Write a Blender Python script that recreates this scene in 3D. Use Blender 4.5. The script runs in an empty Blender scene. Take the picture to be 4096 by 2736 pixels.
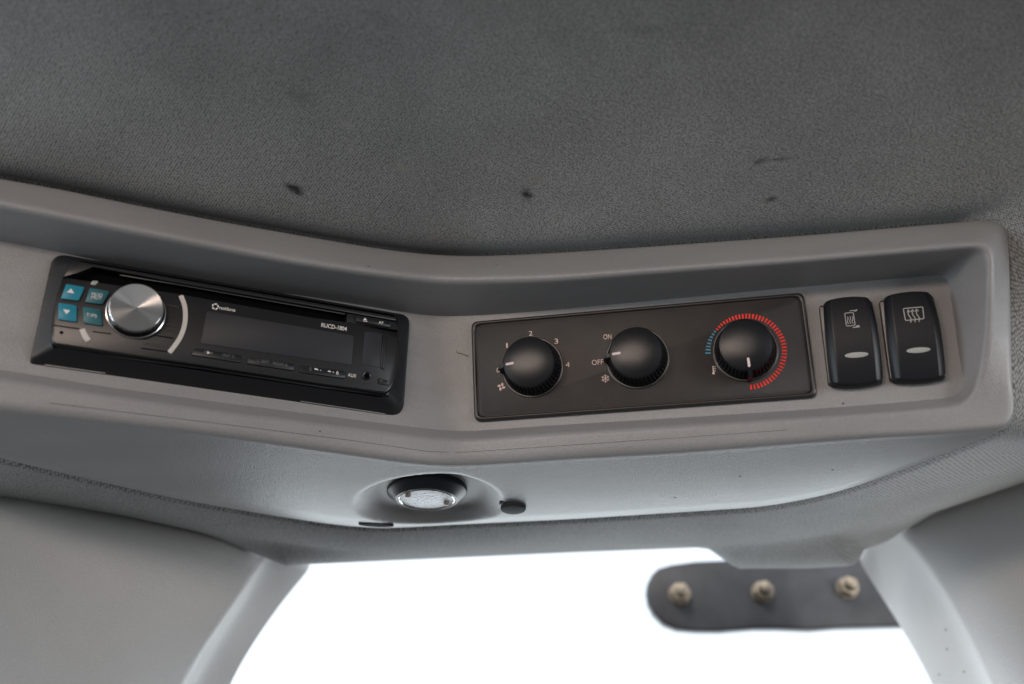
import bpy, bmesh, math, random
import numpy as np
from mathutils import Vector, Matrix
random.seed(7)
rad = math.radians
S = bpy.context.scene
COL = S.collection

# ------------------------------------------------------------------ camera
FPX = 4200.0                       # focal length in pixels of the 4096 wide photograph
PITCH = rad(30)
CAM = Vector((0, 0, 1.60))
RX = Vector((1, 0, 0)); FW = Vector((0, math.cos(PITCH), math.sin(PITCH))); UP = Vector((0, -math.sin(PITCH), math.cos(PITCH)))
cd = bpy.data.cameras.new('camera'); cam = bpy.data.objects.new('camera', cd); COL.objects.link(cam)
cam.location = CAM; cam.rotation_euler = (rad(90) + PITCH, 0, 0)
cd.sensor_width = 36; cd.lens = 36 * FPX / 4096; cd.clip_start = 0.02; cd.clip_end = 2000
cd.dof.use_dof = True; cd.dof.focus_distance = 0.572; cd.dof.aperture_fstop = 4.2
S.camera = cam

# ------------------------------------------------------------------ world and light
w = bpy.data.worlds.new('World'); S.world = w; w.use_nodes = True
nt = w.node_tree; nt.nodes.clear()
sky = nt.nodes.new('ShaderNodeTexSky'); sky.sky_type = 'NISHITA'; sky.sun_disc = False
sky.sun_elevation = rad(38); sky.sun_rotation = rad(200); sky.air_density = 1.0; sky.dust_density = 3.0
bg = nt.nodes.new('ShaderNodeBackground'); bg.inputs[1].default_value = 0.12
ou = nt.nodes.new('ShaderNodeOutputWorld')
cl = nt.nodes.new('ShaderNodeMix'); cl.data_type = 'RGBA'; cl.inputs[0].default_value = .85      # bright white overcast over the blue
cl.inputs[7].default_value = (7.0, 7.5, 8.0, 1); nt.links.new(sky.outputs[0], cl.inputs[6])
nt.links.new(cl.outputs[2], bg.inputs[0]); nt.links.new(bg.outputs[0], ou.inputs[0])
sd = bpy.data.lights.new('sun', 'SUN'); sd.energy = 1.0; sd.angle = rad(12); sd.color = (1, .93, .84)
so = bpy.data.objects.new('sun', sd); COL.objects.link(so)
az = rad(200); el = rad(38)
sdir = Vector((math.sin(az) * math.cos(el), math.cos(az) * math.cos(el), math.sin(el)))
so.rotation_euler = sdir.to_track_quat('Z', 'Y').to_euler()
def area(name, loc, target, sx, sy, power, color, spread=180):
    l = bpy.data.lights.new(name, 'AREA'); l.shape = 'RECTANGLE'; l.size = sx; l.size_y = sy; l.energy = power; l.color = color; l.spread = rad(spread)
    o = bpy.data.objects.new(name, l); COL.objects.link(o); o.location = loc
    o.rotation_euler = (Vector(loc) - Vector(target)).to_track_quat('Z', 'Y').to_euler()
    return o
# daylight through the cab's windows, with added fills for headliner and trims
area('rear_window_light', (-0.50, -0.75, 1.895), (0, .45, 1.90), .9, .15, 4.8, (1, .80, .68))
area('right_window_light', (1.15, -0.25, 1.80), (-.45, .60, 1.84), .7, .4, 4.4, (.95, .97, 1))
area('left_window_light', (-0.92, 0.22, 1.68), (-.15, .45, 1.93), .4, .4, 2.7, (.80, .91, 1))
area('right_headliner_fill', (0.95, 0.15, 1.72), (.15, .40, 1.95), .3, .3, .40, (.82, .92, 1))  # added cool fill that lifts the right side of the headliner
area('right_trim_fill', (1.05, -.20, 1.50), (.47, .66, 1.76), .4, .3, .36, (1, .96, .90), 40)  # added narrow fill to brighten the right trim, not a window
area('left_trim_fill', (-.95, -.10, 1.45), (-.52, .60, 1.71), .3, .3, .10, (1, .90, .80), 30)  # added weak warm fill for a glow low on the left trim
area('windscreen_light', (-0.20, 1.35, 1.58), (-.15, .5, 1.74), 2.2, .52, 9.3, (.88, .95, 1))
S.view_settings.view_transform = 'Standard'; S.view_settings.look = 'None'
S.view_settings.exposure = 0.6; S.view_settings.gamma = 1
S.render.engine = 'CYCLES'

# ------------------------------------------------------------------ pixel <-> place
def ray(px, py):
    return RX * ((px - 2048) / FPX) + UP * (-(py - 1368) / FPX) + FW
def at_y(px, py, Y):                # point seen at px, py whose world y is Y
    r = ray(px, py); return CAM + r * (Y / r.y)
def at_z(px, py, Z):
    r = ray(px, py); return CAM + r * ((Z - CAM.z) / r.z)
def quad_plane(c, width):
    r = [np.array(ray(*p)) for p in c]
    z = np.linalg.solve(np.stack([-r[1], r[2], -r[3]], 1), -r[0]); z = [1, *z]
    P = [Vector(a * b) for a, b in zip(r, z)]
    s = width / (((P[1] - P[0]).length + (P[2] - P[3]).length) / 2) if width else 1
    P = [p * s for p in P]
    u = ((P[1] - P[0]) + (P[2] - P[3])).normalized(); v = (P[0] - P[3]) + (P[1] - P[2])
    n = u.cross(v).normalized(); v = n.cross(u)
    return P, u, v, n
class Frame:
    def __init__(s, o, u, v, n):
        s.o, s.u, s.v, s.n = o, u, v, n
        s.m = Matrix(((u.x, v.x, n.x, o.x), (u.y, v.y, n.y, o.y), (u.z, v.z, n.z, o.z), (0, 0, 0, 1)))
    def hit(s, px, py, h=0.0):
        r = ray(px, py); t = (s.n.dot(s.o - CAM) + h) / s.n.dot(r)
        return CAM + r * t
    def uv(s, px, py, h=0.0):
        d = s.hit(px, py, h) - s.o; return (d.dot(s.u), d.dot(s.v))
    def scale(s, px, py, h=0.0):    # metres per photo pixel there
        a = s.uv(px, py, h); b = s.uv(px + 10, py, h); return math.hypot(a[0] - b[0], a[1] - b[1]) / 10
PLc = [(213, 1015), (1640, 1262), (1612, 1665), (119, 1452)]
P, u, v, n = quad_plane(PLc, 0.188)
FL = Frame(CAM + (P[0] + P[1] + P[2] + P[3]) / 4, u, v, n)
PRc = [(1888, 1291), (3213, 1174), (3267, 1588), (1901, 1686)]
P, u, v, n = quad_plane(PRc, None)
r = ray(1775, 1490); fold = FL.hit(1775, 1490) - CAM
c = (P[0] + P[1] + P[2] + P[3]) / 4; k = n.dot(fold) / n.dot(c)
FR = Frame(CAM + c * k, u, v, n)
print('panel width', (P[1] - P[0]).length * k, 'FL', FL.o, FL.n, 'FR', FR.o, FR.n)

# ------------------------------------------------------------------ materials
def mat(name, color, rough=.5, metal=0, spec=.5, bump=None, mottle=None, grain=None, **kw):
    m = bpy.data.materials.new(name); m.use_nodes = True; nt = m.node_tree; b = nt.nodes['Principled BSDF']
    b.inputs['Base Color'].default_value = (*color, 1); b.inputs['Roughness'].default_value = rough
    b.inputs['Metallic'].default_value = metal; b.inputs['Specular IOR Level'].default_value = spec
    for a, c_ in kw.items(): b.inputs[a.replace('_', ' ')].default_value = c_
    tc = nt.nodes.new('ShaderNodeTexCoord')
    if mottle:                       # (scale, amount, stretch)
        sc, am, st = mottle
        mp = nt.nodes.new('ShaderNodeMapping'); mp.inputs['Scale'].default_value = st
        no = nt.nodes.new('ShaderNodeTexNoise'); no.inputs['Scale'].default_value = sc; no.inputs['Detail'].default_value = 6
        no.inputs['Roughness'].default_value = .6
        rp = nt.nodes.new('ShaderNodeMapRange'); rp.inputs[1].default_value = .3; rp.inputs[2].default_value = .7
        rp.inputs[3].default_value = 1 - am; rp.inputs[4].default_value = 1 + am
        mx = nt.nodes.new('ShaderNodeMix'); mx.data_type = 'RGBA'; mx.blend_type = 'MULTIPLY'; mx.inputs[0].default_value = 1
        mx.inputs[6].default_value = (*color, 1)
        nt.links.new(tc.outputs['Object'], mp.inputs[0]); nt.links.new(mp.outputs[0], no.inputs[0])
        nt.links.new(no.outputs[0], rp.inputs[0]); nt.links.new(rp.outputs[0], mx.inputs[7]); last = mx.outputs[2]
        if grain:
            g_ = nt.nodes.new('ShaderNodeTexNoise'); g_.inputs['Scale'].default_value = grain[0]; g_.inputs['Detail'].default_value = 1
            gr_ = nt.nodes.new('ShaderNodeMapRange'); gr_.inputs[1].default_value = .3; gr_.inputs[2].default_value = .7; gr_.inputs[3].default_value = 1 - grain[1]; gr_.inputs[4].default_value = 1 + grain[1]
            m2 = nt.nodes.new('ShaderNodeMix'); m2.data_type = 'RGBA'; m2.blend_type = 'MULTIPLY'; m2.inputs[0].default_value = 1
            nt.links.new(tc.outputs['Object'], g_.inputs[0]); nt.links.new(g_.outputs[0], gr_.inputs[0]); nt.links.new(last, m2.inputs[6]); nt.links.new(gr_.outputs[0], m2.inputs[7]); last = m2.outputs[2]
        nt.links.new(last, b.inputs['Base Color'])
    if bump:                         # (scale, strength, distance)
        no = nt.nodes.new('ShaderNodeTexNoise'); no.inputs['Scale'].default_value = bump[0]; no.inputs['Detail'].default_value = 3
        bp = nt.nodes.new('ShaderNodeBump'); bp.inputs['Strength'].default_value = bump[1]; bp.inputs['Distance'].default_value = bump[2]
        nt.links.new(tc.outputs['Object'], no.inputs[0]); nt.links.new(no.outputs[0], bp.inputs['Height']); nt.links.new(bp.outputs[0], b.inputs['Normal'])
    return m
M = {}
M['plastic'] = mat('console_plastic', (.218, .216, .217), .40, spec=.5, bump=(1300, .45, .0005), mottle=(13, .11, (.45, 1.6, 2.6)), grain=(1100, .05))
M['trim'] = mat('pillar_trim_plastic', (.385, .38, .375), .34, spec=.5, bump=(1000, .6, .0005), mottle=(7, .06, (1, 1, 1)), grain=(800, .035))
M['black'] = mat('black_plastic', (.007, .008, .010), .38, spec=.45, bump=(1800, .25, .0003))
M['satin'] = mat('black_satin_plastic', (.010, .010, .012), .3, spec=.5)
M['gloss'] = mat('black_gloss_plastic', (.0055, .0055, .0065), .26, spec=.45)
M['void'] = mat('unlit_black', (.002, .002, .002), .9, spec=.05)
M['knob'] = mat('knob_soft_black', (.005, .006, .008), .30, spec=.42, bump=(2200, .2, .0003))
M['plate'] = mat('panel_plate', (.025, .021, .0195), .44, spec=.4, bump=(2600, .5, .0003), mottle=(60, .22, (1, 1, 1)))
M['frame'] = mat('panel_frame', (.02, .018, .017), .35, spec=.5)
M['display'] = mat('display_glass', (.020, .022, .027), .45, spec=.3, mottle=(25, .15, (1, 1, 1)))
M['blue'] = mat('blue_button', (.010, .18, .26), .4, spec=.4)
M['teal'] = mat('teal_button', (.02, .11, .13), .4, spec=.4)
M['white'] = mat('white_print', (.66, .64, .62), .6, spec=.2)
M['pink'] = mat('warm_white_print', (.72, .56, .49), .6, spec=.2)
M['greyprint'] = mat('worn_grey_print', (.13, .13, .13), .6, spec=.2)
M['dimprint'] = mat('faded_print', (.07, .065, .06), .6, spec=.2)
M['lens'] = mat('indicator_lens', (.30, .31, .29), .4, spec=.5)
M['red'] = mat('red_print', (.78, .035, .022), .5, spec=.2)
M['cyan'] = mat('blue_print', (.07, .26, .38), .5, spec=.2)
M['chrome'] = mat('satin_chrome', (.62, .60, .58), .22, metal=1)
M['ringmetal'] = mat('silver_ring_paint', (.50, .47, .44), .38, spec=.5, metal=0)
M['bracket'] = mat('bracket_steel', (.035, .036, .042), .45, spec=.5, mottle=(22, .55, (1, 1, 1)))
M['bolt'] = mat('zinc_bolt', (.30, .255, .20), .5, metal=.6, bump=(900, .4, .0005))
M['dullblack'] = mat('dull_black_rubber', (.012, .013, .016), .75, spec=.25)
M['rubber'] = mat('lamp_black', (.012, .014, .02), .35, spec=.5)
M['lampglass'] = mat('lamp_lens', (.66, .68, .72), .35, spec=.6, bump=(700, 1.0, .0012), mottle=(500, .25, (1, 1, 1)))
M['dust'] = mat('white_fleck', (.6, .6, .58), .8)
M['hair'] = mat('brown_hair', (.04, .025, .015), .6)
M['dark_ground'] = mat('dark_ground', (.045, .042, .04), .9, mottle=(.4, .15, (1, 1, 1)))  # unseen ground, darkened to cut the light it bounces upward
M['darkmetal'] = mat('knob_side', (.10, .10, .11), .25, metal=1)
def spun_metal():
    m = mat('spun_aluminium', (.56, .55, .54), .17, metal=1); nt = m.node_tree; b = nt.nodes['Principled BSDF']
    b.inputs['Anisotropic'].default_value = .97; b.inputs['Anisotropic Rotation'].default_value = .25
    tg = nt.nodes.new('ShaderNodeTangent'); tg.direction_type = 'RADIAL'; tg.axis = 'Z'
    nt.links.new(tg.outputs[0], b.inputs['Tangent'])
    return m
M['spun'] = spun_metal()
def cloth():
    m = bpy.data.materials.new('headliner_cloth'); m.use_nodes = True; nt = m.node_tree; b = nt.nodes['Principled BSDF']
    L = nt.links.new; N = nt.nodes.new
    uv = N('ShaderNodeUVMap'); tc = N('ShaderNodeTexCoord'); mp = N('ShaderNodeMapping'); mp.inputs['Rotation'].default_value = (rad(12), 0, rad(28)); mp.inputs['Scale'].default_value = (1, 1.15, 1)
    L(uv.outputs[0], mp.inputs[0])
    vo = N('ShaderNodeTexVoronoi'); vo.voronoi_dimensions = '2D'; vo.inputs['Scale'].default_value = 840; vo.inputs['Randomness'].default_value = .42
    L(mp.outputs[0], vo.inputs['Vector'])
    rp = N('ShaderNodeMapRange'); rp.inputs[1].default_value = .1; rp.inputs[2].default_value = .62; rp.inputs[3].default_value = 1.75; rp.inputs[4].default_value = .5
    L(vo.outputs['Distance'], rp.inputs[0])
    n1 = N('ShaderNodeTexNoise'); n1.inputs['Scale'].default_value = 9; n1.inputs['Detail'].default_value = 8; n1.inputs['Roughness'].default_value = .65
    n2 = N('ShaderNodeTexNoise'); n2.inputs['Scale'].default_value = 420; n2.inputs['Detail'].default_value = 2
    L(tc.outputs['Object'], n1.inputs[0]); L(tc.outputs['Object'], n2.inputs[0])
    r1 = N('ShaderNodeMapRange'); r1.inputs[1].default_value = .3; r1.inputs[2].default_value = .7; r1.inputs[3].default_value = .80; r1.inputs[4].default_value = 1.2
    r2 = N('ShaderNodeMapRange'); r2.inputs[1].default_value = .3; r2.inputs[2].default_value = .7; r2.inputs[3].default_value = .88; r2.inputs[4].default_value = 1.12
    L(n1.outputs[0], r1.inputs[0]); L(n2.outputs[0], r2.inputs[0])
    a = N('ShaderNodeMath'); a.operation = 'MULTIPLY'; L(rp.outputs[0], a.inputs[0]); L(r1.outputs[0], a.inputs[1])
    a2 = N('ShaderNodeMath'); a2.operation = 'MULTIPLY'; L(a.outputs[0], a2.inputs[0]); L(r2.outputs[0], a2.inputs[1])
    mx = N('ShaderNodeMix'); mx.data_type = 'RGBA'; mx.blend_type = 'MULTIPLY'; mx.inputs[0].default_value = 1
    mx.inputs[6].default_value = (.172, .177, .177, 1); L(a2.outputs[0], mx.inputs[7])
    # stains with shapes of their own, placed on the cloth in uv metres
    last = mx.outputs[2]
    for (su, sv, rx, ry, ang, dark, tint) in STAINS:
        m1 = N('ShaderNodeMapping'); m1.vector_type = 'TEXTURE'; m1.inputs['Location'].default_value = (su, sv, 0); m1.inputs['Rotation'].default_value = (0, 0, ang)
        m1.inputs['Scale'].default_value = (rx, ry, 1); L(uv.outputs[0], m1.inputs[0])
        ln = N('ShaderNodeVectorMath'); ln.operation = 'LENGTH'; L(m1.outputs[0], ln.inputs[0])
        ns = N('ShaderNodeTexNoise'); ns.inputs['Scale'].default_value = 300; L(uv.outputs[0], ns.inputs[0])
        ad = N('ShaderNodeMath'); ad.operation = 'MULTIPLY_ADD'; ad.inputs[1].default_value = 1.1; L(ns.outputs[0], ad.inputs[0]); L(ln.outputs['Value'], ad.inputs[2])
        rr = N('ShaderNodeMapRange'); rr.interpolation_type = 'SMOOTHSTEP'; rr.inputs[1].default_value = .65; rr.inputs[2].default_value = 1.8; rr.inputs[3].default_value = dark; rr.inputs[4].default_value = 0
        L(ad.outputs[0], rr.inputs[0])
        mm = N('ShaderNodeMix'); mm.data_type = 'RGBA'; L(rr.outputs[0], mm.inputs[0]); L(last, mm.inputs[6]); mm.inputs[7].default_value = (*tint, 1)
        last = mm.outputs[2]
    L(last, b.inputs['Base Color'])
    b.inputs['Roughness'].default_value = .95; b.inputs['Specular IOR Level'].default_value = .1
    b.inputs['Sheen Weight'].default_value = .25; b.inputs['Sheen Roughness'].default_value = .5
    bp = N('ShaderNodeBump'); bp.inputs['Strength'].default_value = .3; bp.inputs['Distance'].default_value = .0004; bp.invert = True
    L(vo.outputs['Distance'], bp.inputs['Height']); L(bp.outputs[0], b.inputs['Normal'])
    return m
def glass():
    m = bpy.data.materials.new('window_glass'); m.use_nodes = True; nt = m.node_tree; nt.nodes.clear(); L = nt.links.new
    o = nt.nodes.new('ShaderNodeOutputMaterial'); t = nt.nodes.new('ShaderNodeBsdfTransparent'); g = nt.nodes.new('ShaderNodeBsdfGlossy')
    t.inputs[0].default_value = (.97, .98, .98, 1); g.inputs['Roughness'].default_value = .02
    mx = nt.nodes.new('ShaderNodeMixShader'); mx.inputs[0].default_value = .05
    L(t.outputs[0], mx.inputs[1]); L(g.outputs[0], mx.inputs[2]); L(mx.outputs[0], o.inputs[0])
    return m
M['glass'] = glass()

# ------------------------------------------------------------------ object helpers
def tag(o, label=None, cat=None, group=None, kind=None):
    if label: o['label'] = label
    if cat: o['category'] = cat
    if group: o['group'] = group
    if kind: o['kind'] = kind
    return o
def thing(name, fr_or_loc, label, cat, group=None):
    o = bpy.data.objects.new(name, None); COL.objects.link(o); o.empty_display_size = .02
    if isinstance(fr_or_loc, Matrix): o.matrix_world = fr_or_loc
    else: o.location = fr_or_loc
    return tag(o, label, cat, group)
def link(name, me, m, parent=None, smooth=None):
    o = bpy.data.objects.new(name, me); COL.objects.link(o)
    if m is not None: me.materials.append(m)
    if smooth is not None:
        me.polygons.foreach_set('use_smooth', [True] * len(me.polygons)); me.set_sharp_from_angle(angle=rad(smooth))
    if parent is not None: o.parent = parent
    return o
def mesh(name, verts, faces, m, parent=None, smooth=None, recalc=True):
    me = bpy.data.meshes.new(name); me.from_pydata([tuple(a) for a in verts], [], faces)
    if recalc:
        bm = bmesh.new(); bm.from_mesh(me); bmesh.ops.recalc_face_normals(bm, faces=bm.faces); bm.to_mesh(me); bm.free()
    me.update(); return link(name, me, m, parent, smooth)
def rounded(pts, r, n=5):            # round the corners of a closed 2-D polygon; r one value or one per corner
    out = []; N_ = len(pts)
    for i, p in enumerate(pts):
        ri = r[i] if isinstance(r, (list, tuple)) else r
        p = Vector(p); a = Vector(pts[i - 1]); b = Vector(pts[(i + 1) % N_])
        if ri <= 0: out.append(tuple(p)); continue
        da = a - p; db = b - p; A = p + da.normalized() * min(ri, da.length * .49); B = p + db.normalized() * min(ri, db.length * .49)
        for k in range(n + 1):
            t = k / n; q = A * (1 - t) ** 2 + p * (2 * t * (1 - t)) + B * t * t; out.append(tuple(q))
    return out
def prism_bm(poly, h0, h1, bev=0.0, seg=2):
    bm = bmesh.new(); n_ = len(poly)
    b = [bm.verts.new((x, y, h0)) for x, y in poly]; t = [bm.verts.new((x, y, h1)) for x, y in poly]
    for i in range(n_): bm.faces.new((b[i], b[(i + 1) % n_], t[(i + 1) % n_], t[i]))
    top = bm.faces.new(t); bm.faces.new(list(reversed(b)))
    if bev > 0: bmesh.ops.bevel(bm, geom=list(top.edges), offset=bev, segments=seg, profile=.5, affect='EDGES', clamp_overlap=True)
    bmesh.ops.recalc_face_normals(bm, faces=bm.faces)
    return bm
def prism(name, poly, h0, h1, m, parent, bev=0.0, seg=2, smooth=40):
    bm = prism_bm(poly, h0, h1, bev, seg); me = bpy.data.meshes.new(name); bm.to_mesh(me); bm.free()
    return link(name, me, m, parent, smooth)
def lathe(name, prof, m, parent, center=(0, 0), seg=96, mod=None, smooth=35, closed_top=True):
    vs = []; fs = []
    for j, (r_, h) in enumerate(prof):
        for i in range(seg):
            a = 2 * math.pi * i / seg; rr = r_ + (mod(a, j) if mod else 0)
            vs.append((rr * math.cos(a), rr * math.sin(a), h))
    for j in range(len(prof) - 1):
        for i in range(seg):
            i2 = (i + 1) % seg; fs.append((j * seg + i, j * seg + i2, (j + 1) * seg + i2, (j + 1) * seg + i))
    if closed_top: fs.append(tuple((len(prof) - 1) * seg + i for i in range(seg)))
    o = mesh(name, vs, fs, m, parent, smooth)
    o.location = (center[0], center[1], 0); return o
def ribbon_bm(bm, pts, wd, h, closed=False, wfn=None):
    P_ = [Vector(p) for p in pts]; n_ = len(P_); L_ = []; R_ = []
    for i in range(n_):
        if closed: d0 = (P_[i] - P_[i - 1]).normalized(); d1 = (P_[(i + 1) % n_] - P_[i]).normalized()
        else:
            d0 = (P_[i] - P_[i - 1]).normalized() if i else (P_[1] - P_[0]).normalized()
            d1 = (P_[i + 1] - P_[i]).normalized() if i < n_ - 1 else d0
        t = (d0 + d1); t = t.normalized() if t.length > 1e-6 else d0
        nn = Vector((-t.y, t.x)); c_ = max(.5, nn.dot(Vector((-d1.y, d1.x))))
        ww = (wfn(i / (n_ - 1)) if wfn else wd) / 2 / c_
        L_.append(bm.verts.new((*(P_[i] + nn * ww), h))); R_.append(bm.verts.new((*(P_[i] - nn * ww), h)))
    for i in range(n_ if closed else n_ - 1):
        j = (i + 1) % n_; bm.faces.new((R_[i], R_[j], L_[j], L_[i]))
def strokes(name, lines, m, parent, th=.00006):       # lines: (pts, width, h, closed)
    bm = bmesh.new()
    for i, (pts, wd, h, cl) in enumerate(lines): ribbon_bm(bm, pts, wd, h + i * .000006, cl)
    me = bpy.data.meshes.new(name); bm.to_mesh(me); bm.free()
    return link(name, me, m, parent)
def text_mesh(s, bold=0.0, sp=1.0):
    c_ = bpy.data.curves.new('lettering', 'FONT'); c_.body = s; c_.size = 1; c_.offset = bold; c_.resolution_u = 4; c_.space_character = sp
    o = bpy.data.objects.new('lettering', c_); COL.objects.link(o); dg = bpy.context.evaluated_depsgraph_get()
    me = bpy.data.meshes.new_from_object(o.evaluated_get(dg)); bpy.data.objects.remove(o); return me
def text(name, s, fr, cx, cy, wpx, hpx, h, m, parent, bold=0.0, rot=0, sp=1.0):
    me = text_mesh(s, bold, sp); co = np.zeros(len(me.vertices) * 3); me.vertices.foreach_get('co', co); co = co.reshape(-1, 3)
    lo = co.min(0); hi = co.max(0); sc = fr.scale(cx, cy, h)
    kx = (wpx * sc / (hi[0] - lo[0])) if wpx else None; ky = hpx * sc / (hi[1] - lo[1]); kx = kx or ky
    x = (co[:, 0] - (lo[0] + hi[0]) / 2) * kx; y = (co[:, 1] - (lo[1] + hi[1]) / 2) * ky
    u0, v0 = fr.uv(cx, cy, h); ca, sa = math.cos(rot), math.sin(rot)
    co[:, 0] = x * ca - y * sa + u0; co[:, 1] = x * sa + y * ca + v0; co[:, 2] = h
    me.vertices.foreach_set('co', co.ravel()); me.update(); me.name = name
    return link(name, me, m, parent)

# ------------------------------------------------------------------ overhead console: one moulded shell, lofted round its right end
NL, NR_, MM = FL.n, FR.n, 60
def console_t(px, py, o):
    r_ = ray(px, py); a = (NL.dot(FL.o - CAM) + o) / NL.dot(r_); b = (NR_.dot(FR.o - CAM) + o) / NR_.dot(r_)
    kk = .003; mn = min(a, b); return mn - kk * math.log(math.exp(-(a - mn) / kk) + math.exp(-(b - mn) / kk))
def console_pt(px, py, o): return CAM + ray(px, py) * console_t(px, py, o)
X0 = -700; XS = [X0 + i * 12 for i in range(int((2500 - X0) / 12) + 1)]; KR = 110
def smooth1(a, it):
    a = np.array(a, float)
    for _ in range(it): a[1:-1] = (a[:-2] + 2 * a[1:-1] + a[2:]) / 4
    return a
def ring(top, right, bottom, it=6):   # -> list of (px,py)
    def line(pts, xe):
        xs = np.array([p[0] for p in pts], float); ys = np.array([p[1] for p in pts], float); o_ = np.argsort(xs); xs = xs[o_]; ys = ys[o_]
        q = XS + [2500 + (xe - 2500) * (i + 1) / KR for i in range(KR)]
        y = np.interp(q, xs, ys); s0 = (ys[1] - ys[0]) / (xs[1] - xs[0])
        y = np.where(np.array(q) < xs[0], ys[0] + (np.array(q) - xs[0]) * s0, y)
        return list(zip(q, smooth1(y, 60)))
    T = line(top, top[-1][0]); B = line(bottom, bottom[0][0])
    rp = np.array([T[-1]] + [tuple(map(float, p)) for p in right[1:-1]] + [B[-1]]); d = np.r_[0, np.cumsum(np.hypot(*np.diff(rp, axis=0).T))]
    q = np.linspace(0, d[-1], MM + 2)[1:-1]
    R_ = list(zip(np.interp(q, d, rp[:, 0]), np.interp(q, d, rp[:, 1])))
    allp = np.array(T + R_ + B[::-1]); n0 = len(T)
    seg = allp[n0 - 4:n0 + MM + 4].copy()
    for _ in range(it): seg[1:-1] = (seg[:-2] + 2 * seg[1:-1] + seg[2:]) / 4
    allp[n0 - 4:n0 + MM + 4] = seg
    return allp
rC = ring([(-500, 880), (0, 963), (230, 1006), (459, 1058), (900, 1140), (1200, 1182), (1413, 1216), (1626, 1252), (1754, 1268), (1924, 1262), (2200, 1241), (3200, 1148), (3519, 1119), (3745, 1101)],
          [(3745, 1101), (3778, 1103), (3793, 1122), (3812, 1247), (3838, 1438), (3851, 1510), (3848, 1555), (3825, 1583), (3785, 1592)],
          [(3785, 1592), (3583, 1611), (3200, 1640), (2700, 1672), (2183, 1703), (1960, 1720), (1830, 1728), (1700, 1714), (1126, 1641), (900, 1612), (408, 1545), (0, 1478), (-500, 1400)])
rB = ring([(-500, 715), (0, 815), (1000, 1008), (1200, 1045), (1456, 1083), (1767, 1120), (2200, 1113), (3200, 1039), (3519, 1012), (3890, 981)],
          [(3890, 981), (3935, 982), (3960, 1005), (3965, 1080), (3957, 1310), (3938, 1438), (3915, 1520), (3890, 1575), (3850, 1612), (3800, 1628)],
          [(3800, 1628), (3583, 1645), (3200, 1673), (2700, 1705), (2183, 1737), (1960, 1755), (1830, 1763), (1700, 1750), (1126, 1675), (900, 1648), (408, 1579), (0, 1512), (-500, 1435)])
rA = ring([(-500, 610), (0, 712), (209, 747), (524, 813), (873, 881), (1222, 942), (1483, 986), (1658, 1010), (1833, 1021), (2007, 1018), (2269, 1004), (2618, 981), (2967, 956), (3316, 930), (3665, 899), (3930, 877)],
          [(3930, 877), (3990, 878), (4025, 895), (4040, 930), (4046, 1117), (4058, 1396), (4064, 1600), (4060, 1650), (4040, 1688), (3990, 1712)],
          [(3990, 1712), (3840, 1730), (3519, 1746), (3200, 1769), (2700, 1808), (2300, 1830), (1903, 1857), (1762, 1859), (1622, 1846), (1400, 1814), (797, 1730), (435, 1687), (0, 1640), (-500, 1575)])
rG = ring([(-500, 610), (0, 712), (209, 747), (524, 813), (873, 881), (1222, 942), (1483, 986), (1658, 1010), (1833, 1021), (2007, 1018), (2269, 1004), (2618, 981), (2967, 956), (3316, 930), (3665, 899), (3930, 877)],
          [(3930, 877), (3990, 878), (4025, 895), (4040, 930), (4046, 1117), (4058, 1396), (4064, 1600), (4062, 1660), (4050, 1695), (4000, 1725)],
          [(4000, 1725), (3944, 1750), (3700, 1846), (3447, 1941), (3300, 1985), (3065, 2029), (2835, 2044), (2300, 2078), (1762, 2103), (1528, 2117), (1340, 2102), (1087, 2064), (725, 2002), (290, 1905), (0, 1835), (-500, 1710)])
NT = len(XS) + KR; NS = len(rC)
def lerp(a, b, t): return a + (b - a) * t
def sst(t): t = max(0., min(1., t)); return t * t * (3 - 2 * t)
BACK = .0085
OT, OB = .036, .0078
def fillet(Q, radii, n_=6):
    out = [Q[0]]
    for i in range(1, len(Q) - 1):
        p = Q[i]; da = Q[i - 1] - p; db = Q[i + 1] - p
        A = p + da.normalized() * min(radii[i], da.length * .48) if da.length > 1e-7 else p
        B = p + db.normalized() * min(radii[i], db.length * .48) if db.length > 1e-7 else p
        for k in range(n_ + 1):
            t = k / n_; out.append(A * (1 - t) ** 2 + p * (2 * t * (1 - t)) + B * (t * t))
    out.append(Q[-1]); return out
pA = []; pG = []; shell = []; BKS = []
DISH = None
Gz = []
for i in range(NS):
    f = 0 if i < NT else (1 if i >= NT + MM else (i - NT + .5) / MM)     # 0 along the top, 1 along the bottom
    ob = lerp(OT, OB, sst(f))
    c0 = console_pt(*rC[i], 0); b0 = console_pt(*rB[i], ob); a0 = console_pt(*rA[i], lerp(OT - .016, OB - .001, sst(f)))
    bk = min(BACK, .09 * (at_z(*rG[i], a0.z) - a0).length); BKS.append(bk)
    if f >= 1: g = at_z(*rG[i], a0.z + bk)
    else:
        gb = a0 + Vector((0.0, .05, .02)); g = gb.lerp(a0 + Vector((-.004, .012, .0)), sst(f * 1.2 - .2)) if f > .17 else gb
        if f > .5: g = g.lerp(at_z(*rG[i], a0.z + bk), sst((f - .5) * 2))
    pA.append(a0); pG.append(g)
    pr = fillet([c0, b0, a0, g], [0, lerp(.006, .0025, sst(f)), lerp(.0035, .005, sst(f)), 0])
    shell.append(pr)
GZ = pG[NT + MM + KR + 60].z; LC = at_z(1708, 1966, GZ - .0040)      # lamp centre on the underside
print('lamp', LC, 'A mid', pA[200], 'G mid', pG[NT + MM + 250], 'A right', pA[NT - 1], 'G right', pG[NT + MM + 5], 'G left', pG[-1], 'A left', pA[0])
nP = len(shell[0]) - 1; UR = 56; FRW = 30
verts = []; faces = []; rows = nP + UR + 1
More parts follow.
